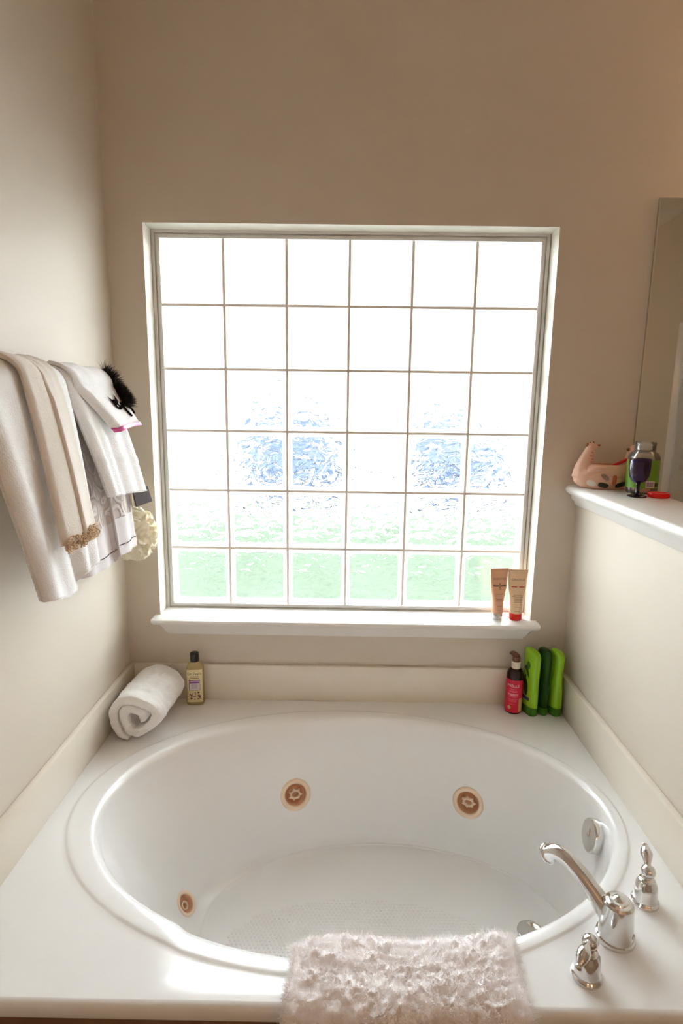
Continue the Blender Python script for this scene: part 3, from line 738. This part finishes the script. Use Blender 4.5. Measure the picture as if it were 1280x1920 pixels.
mesh('handle', *tube([(-.050, -.010, .018), (-.012, -.012, .032), (.024, -.012, .049), (.046, -.012, .060)], [.0055, .0065, .007, .006], 14, flat=.6), 'red_plastic', br)

def jar():
    o = thing('plastic_jar', 'open clear plastic jar with green label behind the purple goblet', 'jar', (.882, -.158, CZ), .1)
    R = .0440
    v, f = lathe([(.0400, .0005), (.0435, .004), (R, .010), (R, .100), (.0425, .110), (.037, .119), (.031, .1235), (.0285, .126), (.0285, .130), (.0300, .1315), (.0285, .133), (.0285, .1355), (.0300, .137), (.0285, .1385), (.0285, .141), (.0298, .1425), (.0292, .1500), (.0275, .1512), (.0262, .150), (.0262, .126), (.0350, .117), (.0415, .100), (.0415, .012), (.0380, .004)], 56, cap0=True, cap1=True)
    mesh('jar_body', v, f, 'clear', o)
    v, f = lathe([(R + .0005, .018), (R + .0005, .101)], 64, cap0=False, cap1=False)
    lab = mesh('wrap_label', v, f, 'jar_label', o)
    cm = cyl_map(R, 0, -PI / 2, .0011)
    mesh('barcode_panel', *patch(-.014, .012, .021, .040, cm, 8, 1), 'label_white', lab)
    mesh('barcode', *join(*[patch(-.012 + .0019 * k, -.0112 + .0019 * k + .0004 * (k % 3), .024, .037, cm, 1, 1) for k in range(11)]), 'print_black', lab)
    mesh('label_panel', *patch(-.040, -.034, .060, .078, cm, 4, 1), 'label_white', lab)
    mesh('label_panel', *patch(.012, .030, .024, .034, cm, 6, 1), 'green_print', lab)
    for k in range(15):
        a = 2 * PI * k / 15; r_ = .0325
        v, f = lathe([(.0, -.0075), (.005, -.006), (.0078, 0), (.005, .006), (0, .0075)], 12, cap0=False, cap1=False)
        q = mesh('sweet', [(p[0] + r_ * math.cos(a), p[1] + r_ * math.sin(a), p[2] + .0135) for p in v], f, 'gold', o)
jar()
def goblet():
    o = thing('goblet', 'small dark purple glass goblet in front of the green-labelled jar', 'goblet', (.831, -.240, CZ))
    v, f = lathe([(.024, 0), (.0262, .0012), (.0255, .0028), (.018, .0055), (.009, .0085), (.0052, .013), (.0046, .024), (.0050, .034), (.0068, .040)], 40)
    mesh('foot_and_stem', v, f, 'purple_glass_dark', o)
    v, f = lathe([(.004, .0385), (.0120, .0410), (.0205, .0480), (.0262, .060), (.0285, .076), (.0288, .094), (.0284, .1085), (.0272, .1090), (.0268, .094), (.0262, .076), (.0235, .062), (.0180, .052), (.009, .0465), (.0, .0455)], 48, cap0=True, cap1=False)
    mesh('bowl', v, f, 'purple_glass', o)
goblet()
lid = thing('jar_lid', 'round red plastic jar lid lying beside the goblet', 'lid', (.890, -.245, CZ))
v, f = lathe([(.0265, 0), (.0280, .0008), (.0284, .003), (.0284, .0110), (.0276, .0128), (.0255, .0133), (.0240, .0118), (.0, .0112)], 56, cap1=False); sharp(mesh('lid_shell', v, f, 'red_plastic', lid), 45)
rib = [boxg(-.0005, .0005, -.0289, -.0280, .0025, .0108)] ; rv, rf = rib[0]
allr = []
for k in range(60):
    a = 2 * PI * k / 60; allr.append(([(p[0] * math.cos(a) - p[1] * math.sin(a), p[0] * math.sin(a) + p[1] * math.cos(a), p[2]) for p in rv], rf))
tag(mesh('lid_ribs', *join(*allr), 'red_plastic', lid, smooth=False), kind='stuff')

# ------------------------------------------------------------------ towel bar and hanging towels
BX, BZ, BR = -.682, 1.575, .011
bar = thing('towel_bar', 'cream towel bar on the left wall under hanging towels', 'towel bar', (XL, -.55, BZ))
ob = (XL, -.55, BZ)
mesh('bar', *tube([(BX, -1.02, BZ), (BX, -.6, BZ), (BX, -.17, BZ)], [BR] * 3, 16), 'towel_bar', bar, off=ob)
for yy in (-1.03, -.16):
    v, f = lathe([(.027, 0), (.028, .004), (.024, .010), (.014, .018), (.013, .050), (.018, .058), (.018, .072), (.012, .078), (.0, .079)], 28, cap1=False)
    mesh('post', orient(v, (XL + .0005, yy, BZ), (1, 0, 0)), f, 'towel_bar', bar, off=ob)

class Drape:
    """cloth folded over the bar: back flap, crest, front fall flaring out from the wall"""
    def __init__(s, yt, yb, zt, zb, xt, xb, back_z, folds, edge=.016, back_x=-.728, step=0):
        s.step = step
        s.yt, s.yb, s.zt, s.zb, s.xt, s.xb, s.back_z, s.folds, s.edge, s.back_x = yt, yb, zt, zb, xt, xb, back_z, folds, edge, back_x
    def pt(s, u, v):
        """u across 0..1 along the bar; v in [-1,0] back flap, [0,1] front"""
        yt = s.yt[0] + (s.yt[1] - s.yt[0]) * u
        rz = .050
        zb = np.interp(u, np.linspace(0, 1, len(s.zb)), s.zb)
        if v < 0:
            t = -v
            if t < .2: a = t / .2 * PI / 2; x_ = BX + (s.back_x - BX) * math.sin(a); z_ = s.zt - rz * (1 - math.cos(a))
            else: k = (t - .2) / .8; x_ = s.back_x; z_ = s.zt - rz + (s.back_z - s.zt + rz) * k
            return (x_, yt, z_ + .004 * math.sin(u * 9))
        w = .16
        if v < w:
            a = v / w * PI / 2; x_ = BX + (s.xt - BX) * math.sin(a); z_ = s.zt - rz * (1 - math.cos(a)); k = 0
        else:
            k = (v - w) / (1 - w); z_ = s.zt - rz + (zb - s.zt + rz) * k; x_ = s.xt + (s.xb - s.xt) * (k ** .85)
        yb = np.interp(u, np.linspace(0, 1, len(s.yb)), s.yb)
        kk = k if v >= w else 0
        y_ = yt + (yb - yt) * kk
        fx = sum(a * math.sin(2 * PI * (f * u) + p + q * kk) for a, f, p, q in s.folds) * (.25 + .75 * min(1, v * 1.3))
        fx -= s.edge * (max(0, 1 - u / .09) ** 2 + max(0, 1 - (1 - u) / .09) ** 2) * min(1, v * 4)
        fx += s.step * float(sstep(.47, .50, u)) * min(1, v * 4)
        z_ += .006 * noise.noise((u * 4, v * 3, s.yt[0] * 7)) * (v < w * 1.5)
        return (x_ + fx, y_ + fx * .25, z_)
    def build(s, name, mat, parent, off, thick, nu=72, nb=8, nf=40, v0=-1, v1=1):
        vs = [v0 + (0 - v0) * k / nb for k in range(nb)] + [v1 * k / nf for k in range(nf + 1)] if v0 < 0 else [v0 + (v1 - v0) * k / nf for k in range(nf + 1)]
        V_ = [s.pt(i / nu, v) for v in vs for i in range(nu + 1)]
        F_ = [(j * (nu + 1) + i, j * (nu + 1) + i + 1, (j + 1) * (nu + 1) + i + 1, (j + 1) * (nu + 1) + i) for j in range(len(vs) - 1) for i in range(nu)]
        o = mesh(name, V_, F_, mat, parent, fix=False, off=off)
        m_ = o.modifiers.new('thickness', 'SOLIDIFY'); m_.thickness = thick; m_.offset = 0; m_.use_even_offset = False
        b_ = o.modifiers.new('soft_edge', 'BEVEL'); b_.width = thick * .42; b_.segments = 3; b_.limit_method = 'ANGLE'; b_.angle_limit = math.radians(50)
        return o
    def nrm(s, u, v, e=.004):
        p = np.array(s.pt(u, v)); a = np.array(s.pt(min(u + e, 1), v)) - np.array(s.pt(max(u - e, 0), v)); b = np.array(s.pt(u, v + e)) - np.array(s.pt(u, v - e))
        n = np.cross(a, b); n /= np.linalg.norm(n) + 1e-12
        if n[0] < 0 and v > .1: n = -n
        if v <= .1 and n[2] < 0: n = -n
        return p, n
    def fuzz(s, parent, off, thick, n, mat, length=.0042, lo=-.15, hi=1.0, seed=5):
        r = np.random.default_rng(seed); P = []; N = []
        for k in range(n):
            if k % 8 < 5: u = r.choice([0.0, 1.0]); v = r.uniform(lo, hi)      # fringe of loops on both side edges
            else: u = r.uniform(0, 1); v = hi
            p, nn = s.nrm(u, min(v, .995))
            if u in (0.0, 1.0): nn = nn * r.uniform(-.5, 1) + np.array([0, 1.4 if u == 1 else -1.4, 0]); p = p + nn * .1 * thick
            else: p = p + nn * thick * .47
            P.append(p); N.append(nn)
        V_, F_ = strands(np.array(P), np.array(N), length * .8, .0011, .65, seed=seed)
        tag(mesh('terry_pile', V_, F_, mat, parent, smooth=False, fix=False, off=off), kind='stuff')
    def at(s, e): 
        def g(u, v): p, n = s.nrm(u, v); return tuple(p + n * e)
        return g

def hang(name, label, cat='towel'):
    loc = (BX, -.5, 1.1); return thing(name, label, cat, loc, 0), loc
# grey swirl towel (innermost)
oc, lc = hang('swirl_towel', 'grey towel with raised swirls and plain pale hem hanging beside white bath towel')
dc = Drape((-.615, -.235), (-.617, -.52, -.425, -.418, -.33, -.250), 1.596, (1.140, 1.132, 1.126, 1.140, 1.138, 1.132), -.655, -.600, 1.36, [(.006, 1.6, .4, .6), (.003, 4.2, 1, .3)], back_x=-.712)
dc.build('swirl_field', 'swirl', oc, lc, .012, v1=.80)
h_ = dc.build('hem', 'grey_hem', oc, lc, .010, nf=14, v0=.795, v1=1.0)
g = dc.at(.0062)
mesh('hem_seam', *join(*[tube([g(u0 + .0475 * q, .945) for q in range(int(.95 / .0475) + 1)], [.0011] * 21, 6, k=1) for u0 in (.025,)]), 'charcoal', h_, off=lc)
# pale flap edge dividing the two falls
mesh('fold_edge', *tube([tuple(np.array(g(.515, v)) + np.array([.002, 0, 0])) for v in np.linspace(.55, .99, 9)], [.0035] * 9, 10, k=2), 'grey_hem', oc, off=lc)

# white hand towel
od, ld = hang('hand_towel', 'white terry hand towel hanging over the grey swirl towel under the cat towel')
dd = Drape((-.548, -.312), (-.525, -.425, -.306), 1.611, (1.314, 1.309, 1.296), -.635, -.560, 1.38, [(.005, 1.3, .8, .5), (.0035, 3.2, 2, .8)], back_x=-.7265)
dd.build('towel_cloth', 'terry', od, ld, .016)
dd.fuzz(od, ld, .016, 2600, 'terry_fibre', .0036, seed=11)
g = dd.at(.0085)
mesh('woven_band', *patch(.03, .97, .70, .745, dd.at(.0098), 40, 2), 'white_band', od, fix=False, off=ld)
tg = thing('cloth_tag', 'charcoal satin ribbon tag below the white hand towel', 'tag', (-.605, -.24, 1.27))
V_, F_ = [], []
mesh('tag_ribbon', *loft([[(x_ + e, y_, z_) for x_, y_, z_ in ((-.596, -.305, 1.300), (-.590, -.200, 1.296), (-.588, -.172, 1.246), (-.594, -.284, 1.248))] for e in (0, .004)]), 'charcoal', tg, smooth=False, off=(-.605, -.24, 1.27))

# cat towel
oe, le = hang('cat_towel', 'white guest towel with black cat, feather trim and pink ribbon hem', 'towel')
de = Drape((-.535, -.318), (-.447, -.375, -.298), 1.624, (1.470, 1.474, 1.478), -.622, -.566, 1.50, [(.003, 1.1, .4, .4)], back_x=-.7395)
de.build('towel_cloth', 'terry', oe, le, .009)
g = de.at(.0075)
def cat_uv(u, v): return g(u, v)
parts = [blob(.585, .545, .125, .105, g, .1, 24)]                                   # head
for (u0, v0, u1, v1) in ((.500, .490, .430, .370), (.640, .475, .690, .330)):
    V_ = [g(u0 - .040, v0 + .03), g(u0 + .060, v0 - .01), g(u1, v1)]; parts.append((V_, [(0, 1, 2)]))
cat = mesh('cat_patch', *join(*parts), 'black', oe, off=le)
g2 = de.at(.0088)
mesh('cat_eyes', *join(blob(.545, .575, .022, .020, g2, 0, 10), blob(.640, .535, .022, .034, g2, .3, 10)), 'white_dot', cat, off=le)
legs = []
for pts in ([(.74, .50), (.735, .60), (.755, .70), (.79, .80)], [(.86, .52), (.90, .60), (.93, .68), (.95, .76)]):
    legs.append(tube([g(*p) for p in pts], [.0034, .0028, .0026, .0030], 8, k=3))
mesh('cat_legs', *join(*legs), 'black', cat, off=le)
rb = []
V_, F_ = patch(0, 1, .945, 1.02, de.at(.0060), 24, 3); rib_ = mesh('pink_ribbon', V_, F_, 'pink', oe, fix=False, off=le)
m_ = rib_.modifiers.new('thickness', 'SOLIDIFY'); m_.thickness = .003; m_.offset = 0
# feather trim
P = []; N = []
rr = np.random.default_rng(21)
for k in range(5200):
    t = rr.uniform(0, 1) ** .8; v = .06 + .50 * t; wid = .05 + .16 * t
    u = min(1.0, 1.0 - wid * rr.uniform(0, 1))
    p, nn = de.nrm(u, v); P.append(p + nn * .004); N.append(nn * .75 + np.array([.1, .55, .25]))
V_, F_ = strands(np.array(P), np.array(N), .023, .0016, .6, seg=3, curl=.5, seed=4)
tag(mesh('feather_trim', V_, F_, 'feather', oe, smooth=False, fix=False, off=le), kind='stuff')

# white bath towel (big)
oa, la = hang('bath_towel', 'large white terry bath towel hanging under the beige lace-trimmed towel')
da = Drape((-.905, -.570), (-.875, -.81, -.755, -.730, -.70, -.652), 1.612, (1.176, 1.160, 1.163, 1.186, 1.190, 1.196), -.632, -.552, 1.37, [(.006, 1.5, .2, .5), (.004, 3.3, 1.2, .6)], back_x=-.727)
da.build('towel_cloth', 'terry', oa, la, .020)
da.fuzz(oa, la, .020, 3600, 'terry_fibre', .0042, seed=12)
# beige towel
obg, lb = hang('beige_towel', 'narrow beige velour towel with tan crochet edging over the white bath towel')
db = Drape((-.775, -.650), (-.825, -.76, -.700), 1.628, (1.268, 1.272, 1.282), -.612, -.532, 1.42, [(.0030, 1.0, -1.2, .3)], edge=.006, back_x=-.740, step=.006)
cl = db.build('towel_cloth', 'beige_cloth', obg, lb, .009)
kn = []
for k in range(130):
    u = rr.uniform(0, 1); v = rr.uniform(.975, 1.03); p = np.array(db.at(.004)(u, min(v, .999))) + np.array([rr.uniform(-.004, .007), 0, -.28 * (v - .99)])
    n1 = rr.normal(size=3); n1 /= np.linalg.norm(n1); a = np.cross(n1, [0, .3, 1]); a /= np.linalg.norm(a); b = np.cross(n1, a); R_ = rr.uniform(.003, .0058)
    kn.append(tube([tuple(p + R_ * (math.cos(t) * a + math.sin(t) * b)) for t in np.linspace(0, 5.6, 8)], [.0014] * 8, 6, k=1))
tag(mesh('crochet_edging', *join(*kn), 'crochet', obg, off=lb), kind='stuff')

# bath pouf
def pouf():
    c = Vector((-.640, -.178, 1.145)); o = thing('bath_pouf', 'cream mesh bath pouf hanging behind the grey swirl towel', 'bath pouf', c)
    bm = bmesh.new(); bmesh.ops.create_icosphere(bm, subdivisions=6, radius=1)
    for v in bm.verts:
        d_ = v.co.normalized(); q = d_ * 1.7
        w = noise.noise_vector(q * 1.2) * .8; r1 = 1 - abs(noise.noise((q + w) * 1.3)) * 2; r2 = 1 - abs(noise.noise((q * 2.2 + w * 1.5 + Vector((7, 3, 1))))) * 2
        v.co = d_ * (.053 + .020 * r1 + .005 * r2) * Vector((.9, 1.0, 1.12)).dot(Vector((abs(d_.x) ** 2, abs(d_.y) ** 2, abs(d_.z) ** 2)))
    me = bpy.data.meshes.new('pouf_mesh'); bm.to_mesh(me); bm.free(); me.materials.append(M['pouf'])
    for p in me.polygons: p.use_smooth = True
    link(bpy.data.objects.new('pouf_mesh', me), o)
    mesh('cord', *tube([(0, 0, .045), (-.005, .004, .16), (-.015, .006, .30), (BX - c.x - .001, .0, BZ - c.z - .0135)], [.002] * 4, 8), 'pouf', o)
pouf()

# ------------------------------------------------------------------ shaggy rug over the tub front
def rug():
    loc = (.12, -1.0, DZ); o = thing('bath_rug', 'shaggy pale grey bath rug draped over the front edge of the tub', 'rug', loc)
    path = crom([(-.935, DZ - .014), (-.955, DZ + .006), (-.985, DZ + .010), (-1.02, DZ + .010), (-1.055, DZ + .010), (-1.083, DZ - .004), (-1.090, DZ - .05), (-1.092, DZ - .13), (-1.092, DZ - .24)], 16)
    xl, xr = -.092, .330
    nu = 150; np_ = len(path)
    def raw(u, k):
        y_, z_ = path[k]; q = k / (np_ - 1)
        return np.array([xl + (xr - xl) * u + .006 * math.sin(q * 7 + (0 if u < .5 else 2)), y_ + (.035 * (u - .5) + .010 * math.sin(u * 7)) * max(0, 1 - q * 3), z_ + .003 * math.sin(u * 9 + q * 5)])
    arc = np.r_[0, np.cumsum(np.linalg.norm(np.diff(path, axis=0), axis=1))]
    def nor(k):
        a = path[min(k + 1, np_ - 1)] - path[max(k - 1, 0)]; n_ = np.array([0, a[1], -a[0]]); return n_ / np.linalg.norm(n_)
    Nk = [nor(k) for k in range(np_)]
    def clump(u, k):
        q = Vector((u * (xr - xl), arc[k], .0)) * 62; q += noise.noise_vector(q * .55) * .7
        d0 = noise.voronoi(q)[0][0]; e_ = min(1, min(u, 1 - u) * 14, k / 5 + .15)
        return (.006 + .011 * max(0, 1 - d0 * 1.15) + .0035 * noise.noise(q * 2.4)) * e_
    grid = np.array([[raw(i / nu, k) + Nk[k] * clump(i / nu, k) for i in range(nu + 1)] for k in range(np_)])
    V_ = grid.reshape(-1, 3)
    F_ = [(j * (nu + 1) + i, j * (nu + 1) + i + 1, (j + 1) * (nu + 1) + i + 1, (j + 1) * (nu + 1) + i) for j in range(np_ - 1) for i in range(nu)]
    mesh('rug_tufts', V_, F_, 'rug_base', o, fix=False, off=loc)
    Vb = np.array([raw(i / 20, k) - Nk[k] * .002 for k in range(np_) for i in range(21)])
    mesh('rug_backing', Vb, [(j * 21 + i, j * 21 + i + 1, (j + 1) * 21 + i + 1, (j + 1) * 21 + i) for j in range(np_ - 1) for i in range(20)], 'rug_base', o, fix=False, off=loc)
    r = np.random.default_rng(9); P = []; N = []
    for k in range(11000):
        i = r.integers(0, nu); j = r.integers(1, np_ - 1); p = grid[j, i]
        sx = grid[j, min(i + 1, nu)] - grid[j, max(i - 1, 0)]; sy = grid[min(j + 1, np_ - 1), i] - grid[max(j - 1, 0), i]
        n_ = np.cross(sy, sx); n_ /= np.linalg.norm(n_) + 1e-12
        if n_ @ Nk[j] < 0: n_ = -n_
        if k % 9 == 0:
            e = r.integers(0, 2); p = grid[j, 0 if e == 0 else nu]; n_ = Nk[j] * .6 + np.array([-1.0 if e == 0 else 1.0, 0, 0])
        elif k % 9 == 1:
            p = grid[0, i]; n_ = Nk[0] * .3 + np.array([0, .5, .8])
        P.append(p + r.normal(size=3) * .001); N.append(n_)
    V_, F_ = strands(np.array(P), np.array(N), .0085, .0014, .55, seg=3, curl=1.2, seed=2)
    tag(mesh('rug_pile', V_, F_, 'rug', o, smooth=False, fix=False, off=loc), kind='stuff')
rug()

# ------------------------------------------------------------------ added fill sconces and the vanity light (outside the picture)
for xx, lab_ in ((-.15, 'added warm fill sconce behind the viewer facing the tub'), (1.45, 'added warm fill sconce beside the far corner opposite the mirror')):
    sc = thing('added_fill_sconce', lab_, 'added fill lamp', (xx, BY, 1.95))  # sconce added as warm fill from behind the camera
    v, f = lathe([(.05, .0005), (.05, .012), (.04, .018)], 32); mesh('lamp_base', orient(v, (0, 0, -.08), (0, 1, 0)), f, 'chrome_dull', sc)
    mesh('lamp_arm', *tube([(0, .01, -.08), (0, .06, -.09), (0, .09, -.06), (0, .09, -.02)], [.008] * 4, 12), 'chrome_dull', sc)
    v, f = lathe([(.035, -.03), (.07, .0), (.105, .07), (.125, .16), (.128, .21), (.11, .212), (.0, .20)], 36, cap1=False); mesh('lamp_shade', [(p[0], p[1] + .15, p[2]) for p in v], f, 'fill_lamp', sc)
van = thing('vanity_light', 'warm three-globe vanity light above the wall mirror', 'vanity light', (1.55, 0, 2.36))
box('back_plate', 1.25, 1.85, -.03, -.001, 2.30, 2.42, 'chrome_dull', van, .005, off=(1.55, 0, 2.36))
for xx in (1.33, 1.55, 1.77):
    v, f = lathe([(.012, -.03), (.012, -.07)], 16); mesh('lamp_arm', orient(v, (xx - 1.55, 0, 0), (0, 1, 0)), f, 'chrome_dull', van)
    v, f = lathe([(.0, -.055)] + [(.055 * math.sin(a), -.055 * math.cos(a)) for a in np.linspace(.2, 2.9, 14)] + [(.0, .055)], 24, cap0=False, cap1=False)
    mesh('lamp_globe', [(p[0] + xx - 1.55, p[1] - .12, p[2]) for p in v], f, 'lamp_globe', van)

# ------------------------------------------------------------------ outdoors, seen through the blocks, plus an added eave
GZ = -.35
ev = struct(box('added_shade_eave', -6, 6, .165, 1.10, 2.45, 2.60, 'trim'))  # unseen eave, added to keep high sky light off the tub deck
struct(box('ground_lawn', -14, 14, .17, 7.4, GZ - .2, GZ, 'lawn'))
struct(box('ground_paving', -40, 40, 7.4, 45, GZ - .2, GZ - .02, 'concrete'))
def car(label, cx, y0, w, h):
    z0 = GZ - .02; o = thing('car', label, 'car', (cx, y0, z0), 0); hw = w / 2; L = 4.4
    body = [(0.05, .28), (0, .45), (0, .80), (.08, .95), (.30, .98), (L - 1.2, .98), (L - .15, .86), (L, .70), (L, .35), (L - .1, .28)]
    mesh('car_body', *loft([[(x_, y_, z_) for y_, z_ in body] for x_ in (-hw, -hw + .02, hw - .02, hw)]), 'car_blue', o, smooth=False)
    cab = [[(-hw + .08 + .14 * t, .12 + .38 * t, .96 + (h - .96) * t), (hw - .08 - .14 * t, .12 + .38 * t, .96 + (h - .96) * t), (hw - .08 - .14 * t, L - 1.3 - .9 * t, .96 + (h - .96) * t), (-hw + .08 + .14 * t, L - 1.3 - .9 * t, .96 + (h - .96) * t)] for t in (0, .93, 1)]
    mesh('cabin', *loft(cab), 'car_blue', o, smooth=False)
    mesh('rear_window', [(-hw + .22, .125, 1.02), (hw - .22, .125, 1.02), (hw - .30, .44, h - .12), (-hw + .30, .44, h - .12)], [(0, 1, 2, 3)], 'car_glass', o, smooth=False)
    for x_ in (-hw + .10, hw - .10):
        for y_ in (.85, L - .85):
            v, f = lathe([(.20, -.10), (.31, -.10), (.33, -.06), (.33, .06), (.31, .10), (.20, .10)], 24); mesh('wheel', orient(v, (x_, y_, .33), (1, 0, 0)), f, 'tyre', o)
        box('tail_lamp', x_ - .08, x_ + .08, -.02, .02, .62, .86, 'car_lamp', o)
    box('bumper', -hw + .04, hw - .04, -.06, .05, .36, .54, 'car_glass', o, .02)
car('blue-grey parked car seen through the second and third glass block columns', -1.15, 10.0, 2.0, 1.62)
car('blue-grey parked car seen through the two glass block columns beside the squeeze tubes', 2.36, 10.0, 1.95, 1.70)
